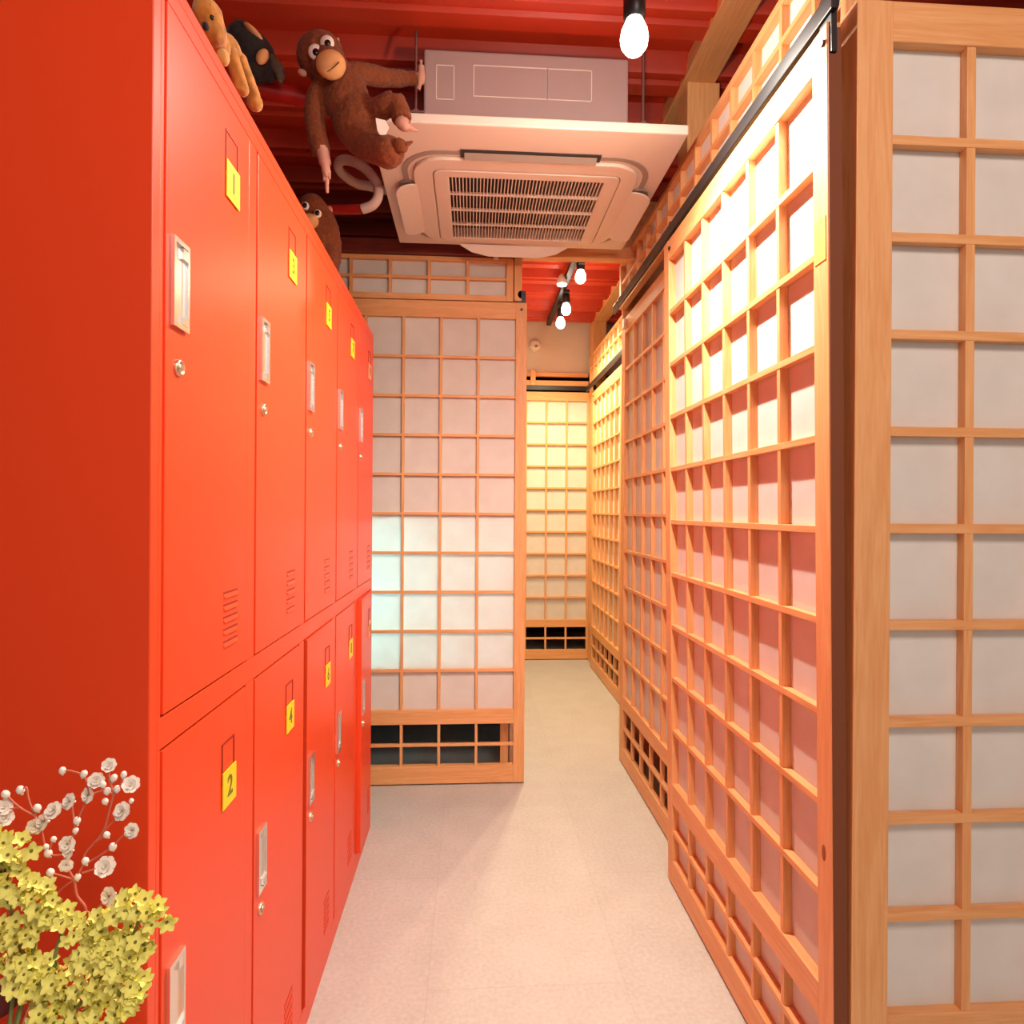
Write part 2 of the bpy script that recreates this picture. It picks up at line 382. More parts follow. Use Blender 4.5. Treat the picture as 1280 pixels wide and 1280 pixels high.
g = .003
def door_mesh(h):
    m = MB(); m.box(-.018, .0012, -DW+g, -g, g, h-g); return m.mesh('locker_door', M['red_paint'])
def handle_mesh():
    m = MB()
    y0, y1, h = -.021, .021, .054
    P = [(y0, -h), (y1, -h), (y1, h), (y0, h)]; Q = [(y0+.005, -h+.006), (y1-.004, -h+.006), (y1-.004, h-.006), (y0+.005, h-.006)]
    n = 4; vs = [(x, a, b) for x in (0, .005) for L in (P, Q) for a, b in L]; fs = []
    for i in range(4):
        j = (i+1) % 4
        fs += [(i, j, 4+j, 4+i), (8+i, 12+i, 12+j, 8+j), (i, 8+i, 8+j, j), (4+i, 4+j, 12+j, 12+i)]
    m.add(vs, fs)
    m.box(.0004, .0012, y0+.004, y1-.003, -h+.005, h-.005)
    m.box(.0012, .0045, y1-.017, y1-.004, h-.020, h-.007).box(.0012, .0045, y1-.017, y1-.004, -h+.007, -h+.017)
    return m.mesh('handle', M['steel'])
def lock_mesh():
    m = MB(); m.lathe([(.0105, 0), (.0105, .003), (.009, .0045), (.007, .0045), (.0065, .003), (.004, .003), (.004, .006)], axis=(1, 0, 0), n=20)
    m.box(.006, .0066, -.0008, .0008, -.003, .003)
    return m.mesh('lock', M['brass'])
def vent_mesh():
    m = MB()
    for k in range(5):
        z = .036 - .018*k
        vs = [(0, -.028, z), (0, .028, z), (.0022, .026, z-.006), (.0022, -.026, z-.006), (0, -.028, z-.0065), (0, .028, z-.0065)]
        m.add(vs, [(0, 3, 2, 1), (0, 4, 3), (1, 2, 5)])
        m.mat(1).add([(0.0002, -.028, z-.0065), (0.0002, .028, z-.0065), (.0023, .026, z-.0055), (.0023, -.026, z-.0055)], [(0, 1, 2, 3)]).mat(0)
    for k in range(5): m.mat(1).box(0, .0004, -.028, .028, .0362-.018*k, .0392-.018*k)  # dark strip painted above each louver as the shade of its slit
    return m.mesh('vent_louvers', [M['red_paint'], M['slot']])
def card_mesh(mat):
    m = MB(); m.box(0, .0018, -.0255, .0255, -.027, .027); return m.mesh('number_card', mat)
def slot_shade_mesh():
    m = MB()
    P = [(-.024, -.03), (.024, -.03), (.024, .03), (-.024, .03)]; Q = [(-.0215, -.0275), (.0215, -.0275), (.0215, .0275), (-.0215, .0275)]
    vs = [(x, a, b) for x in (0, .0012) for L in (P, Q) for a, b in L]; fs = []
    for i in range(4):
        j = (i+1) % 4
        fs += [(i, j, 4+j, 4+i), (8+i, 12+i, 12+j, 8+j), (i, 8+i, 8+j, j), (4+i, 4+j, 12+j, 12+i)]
    return m.add(vs, fs).mesh('card_slot_shade', M['slot'])
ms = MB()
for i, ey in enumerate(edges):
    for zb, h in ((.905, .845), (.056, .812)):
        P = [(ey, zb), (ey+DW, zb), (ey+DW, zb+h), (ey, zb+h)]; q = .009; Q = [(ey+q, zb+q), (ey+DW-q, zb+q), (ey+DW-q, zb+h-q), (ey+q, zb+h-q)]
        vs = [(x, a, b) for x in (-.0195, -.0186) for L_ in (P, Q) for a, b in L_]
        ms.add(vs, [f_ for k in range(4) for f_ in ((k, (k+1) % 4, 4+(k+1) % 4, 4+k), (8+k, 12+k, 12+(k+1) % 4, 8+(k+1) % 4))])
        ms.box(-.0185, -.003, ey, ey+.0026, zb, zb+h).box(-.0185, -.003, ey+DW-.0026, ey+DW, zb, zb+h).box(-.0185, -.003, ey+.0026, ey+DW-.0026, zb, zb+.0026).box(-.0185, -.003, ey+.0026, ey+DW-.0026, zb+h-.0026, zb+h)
ms.build('door_gap_shade', M['red_gap_shade'], cab)  # dark red rings paint the shade inside the door gaps
ME = dict(up=door_mesh(.845), lo=door_mesh(.812), handle=handle_mesh(), lock=lock_mesh(), vent=vent_mesh(), card=card_mesh(M['yellow']), pale=card_mesh(M['paleyellow']), slot=slot_shade_mesh())
num = 1
for i, ey in enumerate(edges):
    for up in (True, False):
        zb = .905 if up else .056
        ang = 0 if up else {2: math.radians(.5), 4: math.radians(2.6)}.get(i, 0)
        d = put('locker_door', ME['up' if up else 'lo'], cab, (0, ey+DW+({2: .012, 4: .006}.get(i, 0) if not up else 0), zb), (0, 0, ang), .0006)
        if ang: d['label'] = 'lower locker door standing slightly ajar'
        yn = -DW
        x = .0012
        put('handle', ME['handle'], d, (x, yn+.035, (1.424 if up else .548)-zb))
        put('lock', ME['lock'], d, (x, yn+.036, (1.323 if up else .462)-zb))
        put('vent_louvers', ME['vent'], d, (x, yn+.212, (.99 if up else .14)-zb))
        zc = 1.634 if up else .738
        put('card_slot_shade', ME['slot'], d, (x, yn+.205, zc+.040-zb))
        put('number_card', ME['pale' if i == 4 else 'card'], d, (x+.001, yn+.207, zc-zb))
        put('digit', text_mesh(str(num), .042, M['ink']), d, (x+.0031, yn+.207, zc-zb), (PI/2, 0, PI/2))
        num += 1

# ------------------------------------------------------------------ ceiling cassette air conditioner
AX0, AX1, AY0, AY1, AZ = -.300, .614, 1.802, 2.615, 2.236
ac = thing('air_conditioner', 'white ceiling cassette air conditioner hanging below the red ceiling', 'air conditioner', (.157, 2.21, AZ))
def A(x, y): return x-.157, y-2.21
m = MB(); xa, ya = A(AX0, AY0); xb, yb = A(AX1, AY1)
gx0, gy0 = A(-.082, 2.063); gx1, gy1 = A(.424, 2.517)
sq = [(xb, yb), (xa, yb), (xa, ya), (xb, ya)]; sqi = [(gx1, gy1), (gx0, gy1), (gx0, gy0), (gx1, gy0)]
m.ring(sq, sqi, 0, .028)
m.build('face_panel', M['ac_white'], ac, bevel=.004)
# raised rounded centre with the return-air opening cut out
ox0, oy0 = A(-.195, 1.965); ox1, oy1 = A(.53, 2.565)
big = rrect(ox0, ox1, oy0, oy1, .10, 6)
small = rrect(gx0-.05, gx1+.05, gy0-.04, gy1+.03, .03, 6)
hole = rrect(gx0, gx1, gy0, gy1, .003, 6)
MB().ring(big, small, -.012, -.0002).build('centre_panel', M['ac_white'], ac, bevel=.003)
MB().ring(rrect(gx0-.047, gx1+.047, gy0-.037, gy1+.027, .03, 6), hole, -.014, 0).build('grille_frame', M['ac_white'], ac, bevel=.002)
m = MB(); nb = 44
for i in range(nb+1):
    x = gx0 + (gx1-gx0)*i/nb; m.box(x-.0016, x+.0016, gy0, gy1, -.012, -.004)
for j in (1, 2, 3):
    yv = gy0 + (gy1-gy0)*j/4; m.box(gx0, gx1, yv-.004, yv+.004, -.013, -.004)
m.build('intake_grille', M['ac_white'], ac)
MB().box(gx0, gx1, gy0, gy1, .0281, .032).build('filter', M['ac_dark'], ac)
# the curved dark line of the air ring at the corners
m = MB(); R0_ = rrect(ox0-.035, ox1+.035, oy0-.03, oy1+.012, .13, 8); R1_ = rrect(ox0-.017, ox1+.017, oy0-.012, oy1+.006, .112, 8)
m.ring(R0_, R1_, -.0025, -.0002); m.build('air_ring', M['ac_trim'], ac)
# four outlets with flaps
sx0, _ = A(-.03, 0); sx1, _ = A(.375, 0)
MB().box(sx0-.012, sx1+.012, oy0-.040, oy0-.004, -.004, .002).build('air_outlet', M['ac_dark'], ac)
MB().box(sx0, sx1, -.002, .0, -.013, .010).build('louver_flap', M['ac_trim'], ac, (0, oy0-.020, -.008), (math.radians(58), 0, 0), .0008)
MB().box(sx0, sx1, oy0-.009, oy0-.004, -.010, -.004).build('outlet_lip', M['ac_white'], ac, bevel=.001)
def side_flap(xc, sgn):
    P = rrect(-.034, .034, -.186, .186, .032, 7)
    MB().prism(P, -.004, .001).build('air_outlet', M['ac_trim'], ac, (xc, .09, -.003))
    MB().prism(rrect(-.044, .044, -.185, .185, .042, 7), -.006, 0).build('louver_flap', M['ac_white'], ac, (xc+sgn*.002, .090, -.014), (0, sgn*math.radians(14), 0), .002)
side_flap(ox0-.022, -1); side_flap(ox1+.026, 1)
P = [(-.225, .0), (-.17, -.03), (-.10, -.045), (.10, -.045), (.17, -.03), (.225, 0)]
m = MB(); m.prism(P, -.005, 0)
m.build('louver_flap', M['ac_white'], ac, (.005, oy1+.012, -.012), (math.radians(115), 0, 0), .0015)
# sheet-metal casing above the panel
cx0, cy0 = A(-.154, 1.95); cx1, cy1 = A(.474, 2.50)
m = MB().box(cx0, cx1, cy0, cy1, .0325, .314); m.build('casing', M['ac_case'], ac, bevel=.006)
m = MB()
def outline(x0, x1, z0, z1, w=.0022):
    (a, _), (b, _) = A(x0, 0), A(x1, 0); z0 -= AZ; z1 -= AZ; y = cy0
    for q in ((a, b, z0, z0+w), (a, b, z1-w, z1), (a, a+w, z0, z1), (b-w, b, z0, z1)): m.box(q[0], q[1], y-.0012, y+.001, q[2], q[3])
outline(-.117, -.062, 2.398, 2.503); outline(-.004, .36, 2.412, 2.508); outline(.222, .2236, 2.412, 2.508)
m.build('knockout_lines', M['felt_white'], ac)
m = MB().tube([(A(.413, 0)[0], cy0-.012, .1), (A(.413, 0)[0], cy0+.002, .1)], .009, 14); m.build('drain_plug', M['black'], ac)
for X, Y in ((-.178, 1.96), (.525, 1.97), (-.178, 2.36), (.525, 2.36)):
    x, y = A(X, Y)
    mm = MB().tube([(x, y, .06), (x, y, .372)], .0045, 8); s_ = 1 if X < 0 else -1
    mm.box(min(x-.014, x+s_*.026), max(x+.014, x+s_*.026), y-.014, y+.014, .118, .123).lathe([(.011, 0), (.011, .008)], (x, y, .123), n=6, smooth=False).lathe([(.011, 0), (.011, .008)], (x, y, .109), n=6, smooth=False)
    mm.build('hanger_rod', M['zinc'], ac)

# hose and pipe above the lockers
def spline(P, n=8):
    P = [Vector(p) for p in P]; out = []
    for i in range(len(P)-1):
        a, b, c, d = P[max(i-1, 0)], P[i], P[i+1], P[min(i+2, len(P)-1)]
        for k in range(n):
            t = k/n
            out.append(.5*((2*b) + (c-a)*t + (2*a-5*b+4*c-d)*t*t + (3*b-a-3*c+d)*t**3))
    return out + [P[-1]]
# ------------------------------------------------------------------ track lights
def lamp(label, x, y, z, aim, watts, spot=True, ztop=2.555, rb=.031, grp='bulbs on the lighting tracks', col=(1, .89, .73), spill=0):
    t = thing('track_light', label, 'track light', (x, y, z), group=grp)
    m = MB().lathe([(.018, .04), (.024, .048), (.024, .095), (.016, .103)], n=20); m.build('socket', M['black'], t)
    MB().tube([(0, 0, .10), (0, 0, ztop-z-.02)], .006, 10).build('stem', M['black'], t)
    MB().box(-.017, .017, -.045, .045, ztop-z-.02, ztop-z).build('track_adapter', M['black'], t, bevel=.002)
    MB().lathe([(.004, -.034), (.018, -.030), (.028, -.016), (rb, 0), (.028, .016), (.02, .034), (.016, .045)], n=22).build('bulb', M['bulb'], t)
    l = bpy.data.lights.new('track_lamp', 'SPOT' if spot else 'POINT'); l.energy = watts*1.0; l.color = col; l.shadow_soft_size = .012
    if spot: l.spot_size = math.radians(165); l.spot_blend = .9
    lo = bpy.data.objects.new('track_lamp', l); COL.objects.link(lo); lo.parent = t; lo.location = (0, 0, -.058)
    if spot: lo.rotation_euler = aim
    if spill:
        l2 = bpy.data.lights.new('bulb_spill', 'POINT'); l2.energy = spill; l2.color = col; l2.shadow_soft_size = .03
        o2 = bpy.data.objects.new('bulb_spill', l2); COL.objects.link(o2); o2.parent = t; o2.location = (0, 0, -.07)
    return t
def track(label, x, y0, y1, z=2.57):
    m = MB().box(x-.017, x+.017, y0, y1, z-.015, z+.02)
    for yy in (y0+.1, y1-.1): m.box(x-.012, x+.012, yy-.012, yy+.012, z+.02, z+.04)
    tag(m.build('lighting_track', M['black'], bevel=.002), label, 'lighting track')
track('black lighting track on the ceiling of the far corridor', .568, 3.1, 4.8)
track('black lighting track on the ceiling in front of air conditioner', .345, .2, 1.62)
lamp('large glowing bulb hanging at the top of the photo before air conditioner', .345, 1.37, 2.178, (0, 0, 0), 92, rb=.0305, spill=9, col=(1, .92, .79))
lamp('glowing far corridor bulb, nearest and highest of the three below the track', .603, 3.58, 2.475, (0, 0, 0), 40, ztop=2.556, col=(1, .84, .50))
lamp('middle glowing bulb of the far corridor track', .590, 4.05, 2.44, (0, 0, 0), 40, ztop=2.556, col=(1, .84, .50))
lamp('lowest glowing bulb, farthest along the far corridor track', .587, 4.28, 2.42, (0, 0, 0), 40, ztop=2.556, col=(1, .84, .50))
t = thing('track_light', 'small dim spotlight on the left side of the far corridor track', 'track light', (.535, 3.85, 2.53))
MB().tube([(0, 0, .03), (.028, 0, .03)], .006, 8).build('stem', M['black'], t)
MB().lathe([(.012, .06), (.03, .03), (.033, 0)], n=16).build('lamp_shade', M['white_plastic'], t)
MB().lathe([(.008, 0), (.028, -.006)], n=16).build('bulb', M['bulb'], t)
# smoke detector on the end wall
t = thing('smoke_detector', 'round white smoke detector on the grey end wall', 'smoke detector', (.483, 4.985, 2.449))
MB().lathe([(.048, 0), (.05, .008), (.048, .02), (.040, .034), (.024, .04)], axis=(0, -1, 0), n=28).build('housing', M['white_plastic'], t)
MB().lathe([(.012, .038), (.012, .046), (.006, .05)], (.006, 0, -.012), axis=(0, -1, 0), n=14).build('sensor_cap', M['ac_trim'], t)

def ray_dir(px, py):
    k, q = (px-640)/800, (640-py)/800; c, s_ = math.cos(math.radians(.36)), math.sin(math.radians(.36))
    p, z = k*c - q*s_, k*s_ + q*c
    return (.0624+.998*p, .998-.0624*p, z)
def P3(px, py, Y): v = ray_dir(px, py); t = Y/v[1]; return Vector((v[0]*t, Y, 1.149+v[2]*t))
def PX(px, py, X): v = ray_dir(px, py); t = X/v[0]; return Vector((X, v[1]*t, 1.149+v[2]*t))
# hose and pipes above the lockers
HP = [(-.157, 2.47, 2.405), (-.22, 2.48, 2.405)] + [tuple(P3(*q)) for q in ((484, 238, 2.46), (462, 233, 2.42), (446, 229.5, 2.38), (431, 220, 2.32), (422.5, 209, 2.27), (426, 201, 2.23), (437, 200.5, 2.21), (451, 207, 2.20), (463, 217, 2.20), (471.5, 231, 2.20), (472.5, 245, 2.20), (466, 256, 2.20), (453, 261.5, 2.21))]
tag(MB().tube(spline(HP), .0165, 14).build('hanging_hose', M['hose']), 'looped pale foam-wrapped hose beside left edge of the air conditioner', 'hose')
tag(MB().tube([tuple(P3(452.5, 261.6, 2.212)), tuple(P3(415, 262, 2.25)), (-.879, 2.30, 2.197)], .0162, 14).build('ceiling_pipe', M['pipe']), 'dark red length continuing from the lower end of the looped hose', 'pipe')  # lower run of the hose drawn as a separate dark red tube
tag(MB().tube([(-.88, 1.74, 2.318), (-.40, 1.86, 2.312), (-.21, 1.86, 2.312)], .024, 14).build('ceiling_pipe', M['pipe']), 'red pipe running above the lockers behind the brown monkey', 'pipe')
# ------------------------------------------------------------------ plush toys
def furry(mb, name, mat, parent, voxel=.0045, strength=.006, size=.010):
    o = mb.build(name, mat, parent)
    r = o.modifiers.new('blend', 'REMESH'); r.mode = 'VOXEL'; r.voxel_size = voxel; r.use_smooth_shade = True
    s = o.modifiers.new('soften', 'SMOOTH'); s.factor = .6; s.iterations = 6
    tx = bpy.data.textures.new(name+'_tuft', 'CLOUDS'); tx.noise_scale = size
    d = o.modifiers.new('tufts', 'DISPLACE'); d.texture = tx; d.strength = strength; d.mid_level = .5
    return o
S = .00222
MO = P3(450, 130, 1.735)
def L(px, py, dy=0.): return tuple(P3(px, py, 1.735+dy) - MO)
mk = thing('plush_monkey_hanging', 'brown plush monkey with big white eyes hanging beside air conditioner', 'plush toy', MO)
b = MB()
b.ell(L(401, 71), (.064, .058, .062)); b.ell(L(411, 82, -.02), (.050, .05, .046))
b.ell(L(432, 122), (.062, .05, .075)); b.ell(L(446, 150), (.066, .055, .075)); b.ell(L(455, 172), (.058, .05, .05))
b.tube(spline([L(405, 106), L(395, 125), L(393, 150), L(398, 178), L(402, 192)]), .027, 10)
b.tube(spline([L(430, 98), L(450, 92, .02), L(480, 97, .08), L(505, 98, .16), L(520, 98, .18)]), [.03]*8+[.027]*8+[.024]*8+[.020]*9, 10)
b.tube(spline([L(462, 150), L(478, 135, -.04), L(494, 128, -.05)]), .030, 10)
b.tube(spline([L(494, 125, -.05), L(500, 140, -.055), L(503, 150, -.06)]), .027, 10)
b.tube(spline([L(452, 180), L(466, 185, -.03), L(484, 190, -.05), L(492, 184, -.06)]), .038, 10)
b.ell(L(484, 190, -.05), (.045, .042, .040))
furry(b, 'body', M['fur_brown'], mk)
MB().ell(L(413.5, 81, -.062), (.039, .024, .037)).build('muzzle', M['felt_tan'], mk)
MB().tube(spline([L(409, 89.5, -.0845), L(415, 85.5, -.0870), L(424, 77.5, -.0835)]), .0012, 6).build('mouth_stitch', M['fur_dark'], mk)
MB().ell(L(406.5, 67.8, -.064), (.010, .008, .005)).build('nose', M['felt_tan'], mk)
for ex, ey, dy in ((394, 65, -.056), (408.8, 54, -.052)):
    e_ = MB().ell(L(ex, ey, dy), (.0185, .010, .0205)).build('eye', M['felt_white'], mk)
    MB().ell(L(ex+.6, ey, dy-.0075), (.0085, .005, .0095)).build('pupil', M['eye'], e_)
for ex, ey, rx, rz, an in ((378, 91, .013, .009, .5), (421.5, 52.5, .005, .012, .3)):
    MB().ell(L(ex, ey, -.012), (rx, .007, rz), Euler((0, an, 0))).build('ear', M['felt_pink'], mk)
h = MB(); h.tube(spline([L(402, 186, -.008), L(406, 202, -.01), L(408.5, 222, -.01)]), [.017]*6+[.016]*4+[.012]*4+[.008]*3, 10)
h.tube([L(408.5, 220, -.010), L(408.8, 232, -.01), L(409, 241, -.01)], [.0065, .005, .004], 8); h.tube([L(405.5, 215, -.01), L(405.6, 226, -.012)], [.005, .004], 8); h.tube([L(411.5, 214, -.01), L(411.5, 224, -.012)], [.005, .004], 8)
h.build('hand', M['felt_pink'], mk)
h = MB(); h.tube(spline([L(523, 112, .185), L(526, 100, .182), L(526.5, 88, .18), L(526, 76, .18)]), [.006]*6+[.0125]*8+[.010]*6+[.005]*5, 10); h.tube([L(520, 104, .178), L(521.5, 92, .176)], [.006, .004], 8)
h.build('hand', M['felt_pink'], mk)
for (cx, cy, tx, ty, dy) in ((504, 155, 522, 164, -.075), (500, 182, 516, 177, -.08)):
    h = MB(); h.ell(L(cx, cy, dy), (.022, .016, .017), Euler((0, .5, 0))); h.tube([L(cx, cy+2, dy), L(tx, ty, dy)], [.012, .0025], 8); h.tube([L(cx-2, cy-6, dy), L(cx+10, cy-1, dy-.01)], [.009, .003], 8)
    h.build('foot', M['felt_pink'] if cy < 160 else M['fur_brown'], mk)
MB().prism([(-.015, .016), (-.011, -.012), (-.005, -.022), (.010, -.022), (.019, -.004), (.010, .013)], -.0008, .0008).build('care_tag', M['felt_white'], mk, L(477, 157, -.082), (PI/2+.2, 0, .1))

m2 = thing('plush_monkey_peeking', 'dark brown plush monkey peeking over the far top edge of the lockers', 'plush toy', (-.50, 2.12, HL))
b = MB(); b.ell((0, 0, .21), (.070, .06, .15)); b.ell((-.022, -.01, .335), (.046, .044, .050)); b.tube([(-.05, -.03, .2), (-.07, -.07, .1), (-.06, -.1, .03)], .024, 8); b.tube([(.04, -.03, .2), (.05, -.07, .1), (.045, -.1, .03)], .024, 8)
b.tube([(-.03, -.03, .08), (-.06, -.12, .03)], .03, 8); b.tube([(.03, -.03, .08), (.04, -.12, .03)], .03, 8)
furry(b, 'body', M['fur_brown'], m2)
for ex, ez in ((-.034, .325), (.005, .302)):
    e_ = MB().ell((ex, -.053, ez), (.0125, .007, .0135)).build('eye', M['felt_white'], m2); MB().ell((ex, -.0585, ez), (.0078, .004, .0085)).build('pupil', M['eye'], e_)
MB().ell((-.018, -.058, .275), (.028, .02, .024)).build('muzzle', M['felt_tan'], m2)
for ex in (-.075, .03): MB().ell((ex, .0, .34), (.010, .006, .013)).build('ear', M['felt_pink'], m2)

tan = thing('plush_tan_animal', 'small tan spotted plush animal lying on top of the lockers', 'plush toy', (-.40, .95, HL))
b = MB()
def T(x, y, z): return (x+.40, y-.95, z-HL)
def TX(px, py, X=-.385): return tuple(PX(px, py, X) - Vector((-.40, .95, HL)))
b.ell(TX(260, 20, -.39), (.021, .026, .021)); b.ell(TX(267, 38, -.385), (.018, .024, .020)); b.ell(TX(276, 56, -.385), (.013, .022, .020))
b.ell(TX(285, 62, -.40), (.020, .030, .020)); b.ell((-.025, .015, .030), (.034, .055, .030)); b.ell((-.030, -.03, .035), (.03, .045, .036)); b.ell((-.02, .06, .035), (.025, .045, .03))
b.tube(spline([TX(286, 60, -.385), TX(295, 88, -.38), TX(301, 106, -.376)]), .0115, 10); b.ell(TX(302, 111, -.375), (.0118, .012, .0122))
b.tube(spline([TX(298, 70, -.385), TX(309, 100, -.38), TX(317, 120, -.376)]), .0120, 10); b.ell(TX(318.5, 129, -.375), (.0138, .014, .0138))
furry(b, 'body', M['fur_spot'], tan, .0025, .002, .006)
MB().ell(TX(257, 33, -.370), (.0045, .006, .005)).build('nose', M['fur_dark'], tan)
MB().ell(TX(265, 22, -.371), (.003, .0035, .0035)).build('eye', M['eye'], tan)
MB().ell(TX(279, 72, -.374), (.009, .010, .012)).build('chin', M['fur_cream'], tan)
MB().ell(TX(250, 3, -.40), (.008, .010, .008)).build('ear', M['fur_spot'], tan)

bird = thing('plush_dark_bird', 'dark plush bird with tan patches perched on the red pipe', 'plush toy', P3(318, 97, 1.755))
S2 = .00219
BO = P3(318, 97, 1.755)
def B(px, py, dy=0.): return tuple(P3(px, py, 1.755+dy) - BO)
b = MB(); b.ell(B(318, 68), (.052, .045, .070), Euler((0, -.6, 0))); b.ell(B(303, 48), (.040, .038, .042)); b.ell(B(334, 86), (.030, .03, .034)); b.ell(B(322, 92), (.03, .035, .018))
furry(b, 'body', M['fur_dark'], bird, .004, .004, .009)
MB().ell(B(317, 41, -.025), (.034, .020, .010), Euler((0, .75, 0))).build('head_patch', M['felt_tan'], bird)
MB().ell(B(328, 71, -.036), (.015, .012, .022), Euler((0, .5, 0))).build('belly_patch', M['felt_tan'], bird)
MB().ell(B(289, 42, -.012), (.017, .014, .016)).build('beak', M['felt_grey'], bird)
MB().tube(spline([B(338, 72, -.01), B(346, 84, -.012), B(350, 94, -.012), B(350, 104, -.01)]), [.012]*6+[.016]*8+[.012]*6+[.006]*5, 10).build('wing', M['felt_grey'], bird)

# ------------------------------------------------------------------ flowers at the lower left
FY = .60; FS = FY/800
def FP(px, py, dy=0.): return tuple(P3(px, py, FY+dy))
# statice floret: five ruffled lobes around a dark eye, facing +z
def floret_mesh():
    m = MB(); n = 20; R = .0072
    vs = [(0, 0, -.0035)]
    for i in range(n):
        a = 2*PI*i/n; q = .30*math.cos(5*a); r = R*(.52+0*q); vs.append((r*math.cos(a), r*math.sin(a), .0006))
    for i in range(n):
        a = 2*PI*i/n; r = R*(.86 + .22*math.cos(5*a)); vs.append((r*math.cos(a), r*math.sin(a), .0022+.0009*math.sin(10*a)))
    fs = [(0, 1+i, 1+(i+1) % n) for i in range(n)] + [(1+i, 1+n+i, 1+n+(i+1) % n, 1+(i+1) % n) for i in range(n)]
    m.add(vs, fs, True)
    m.tube([(0, 0, -.0035), (0, 0, -.010)], [.0022, .0012], 6)
    m.mat(1).ell((0, 0, -.0012), (.0013, .0013, .0012), None, 8, 5)
    return m.mesh('floret', [M['petal_y'], M['eyelet']])
def blossom_mesh():
    m = MB(); n = 7
    for layer, (R, tilt, z) in enumerate(((.0072, .35, 0), (.0055, .8, .0012), (.0034, 1.2, .002))):
        for i in range(n-layer):
            a = 2*PI*(i+.4*layer)/(n-layer); q = Quaternion((0, 0, 1), a) @ Quaternion((0, 1, 0), -tilt)
            P = [(0, 0, 0), (.45, -.30, .03), (.9, -.34, .0), (1.05, 0, -.02), (.9, .34, 0), (.45, .30, .03)]
            m.add([q @ Vector((p[0]*R, p[1]*R, p[2]*R)) + Vector((0, 0, z)) for p in P], [(0, 1, 2, 3, 4, 5)])
    m.mat(1).ell((0, 0, .002), .0009, None, 6, 4); m.mat(0)
    m.tube([(0, 0, -.004), (0, 0, 0)], [.0010, .0022], 6)
    return m.mesh('blossom', [M['petal_w'], M['eyelet']])
def bud_mesh():
    m = MB(); m.ell((0, 0, 0), (.0032, .0032, .0038), None, 10, 7); m.tube([(0, 0, -.005), (0, 0, -.002)], [.0008, .0018], 6)
    return m.mesh('bud', M['petal_w'])
fm, bm_, bud = floret_mesh(), blossom_mesh(), bud_mesh()
VB = (-.40, .57, .645)      # mouth of the vase
def face_rot(n):
    q = Vector((0, 0, 1)).rotation_difference(Vector(n).normalized()); return (q @ Quaternion((0, 0, 1), random.uniform(0, 6.28))).to_euler()
def local(p, o): return tuple(Vector(p)-Vector(o))
def spray(label, paths, stems):
    t = thing('statice_spray', label, 'flower', VB, group='yellow statice sprays in the vase')
    m = MB()
    for s in stems: m.tube(spline([local(FP(*p) if len(p) != 3 or abs(p[0]) > 1 else p, VB) for p in s]), .0017, 7)
    m.build('stem', M['stem_green'], t)
    for (path, n, wd) in paths:
        C = spline([FP(*p) for p in path], 12)
        for k in range(n):
            u = (k+random.uniform(.1, .9))/n*(len(C)-1); i = min(int(u), len(C)-2); p = C[i].lerp(C[i+1], u-i)
            dx, dz = random.uniform(-wd, wd), random.uniform(-wd, wd)
            p = Vector((p.x+dx, p.y - .016*(1-min(1, (dx*dx+dz*dz)/(wd*wd)))+random.uniform(-.003, .006), p.z+dz))
            nrm = (dx/wd*.8+random.uniform(-.25, .25), -1, dz/wd*.8+.35+random.uniform(-.25, .25))
            f = put('floret', fm, t, local(p, VB), face_rot(nrm)); f.scale = [random.uniform(.85, 1.2)]*3
    return t
vb = VB
spray('yellow statice spray at the left edge, rising highest beside the white flowers', [([(-8, 1045), (12, 1060), (30, 1062)], 20, .011), ([(5, 1085), (18, 1095)], 10, .008), ([(12, 1112), (38, 1112), (55, 1125), (66, 1140)], 26, .011)],
      [[vb, (-.405, .59, .68), FP(20, 1180), FP(10, 1120), FP(5, 1060)], [vb, FP(40, 1200), FP(40, 1130)]])
spray('yellow statice spray in the middle of the bunch with wide flat head', [([(-5, 1175), (30, 1160), (70, 1152), (110, 1165), (140, 1185)], 50, .012), ([(0, 1195), (30, 1195), (50, 1215), (40, 1232)], 34, .012)],
      [[vb, FP(60, 1240), FP(70, 1190), FP(80, 1160)], [vb, FP(30, 1230), FP(25, 1180)]])
spray('yellow statice spray leaning right against the locker front', [([(122, 1148), (145, 1135), (168, 1126), (190, 1130), (196, 1150)], 34, .009), ([(160, 1160), (175, 1170), (168, 1190), (160, 1205)], 20, .009), ([(110, 1190), (135, 1190), (150, 1205)], 22, .010)],
      [[vb, FP(110, 1260), FP(150, 1200), FP(175, 1150)], [vb, FP(120, 1230), FP(140, 1180)]])
spray('lowest yellow statice spray cut off by the bottom of the photo', [([(30, 1222), (60, 1225), (95, 1222), (130, 1225), (165, 1228)], 52, .012), ([(45, 1255), (80, 1258), (120, 1250)], 24, .011), ([(130, 1262), (160, 1250), (172, 1240)], 20, .010)],
      [[vb, FP(80, 1290), FP(80, 1235)], [vb, FP(130, 1280), FP(150, 1235)]])
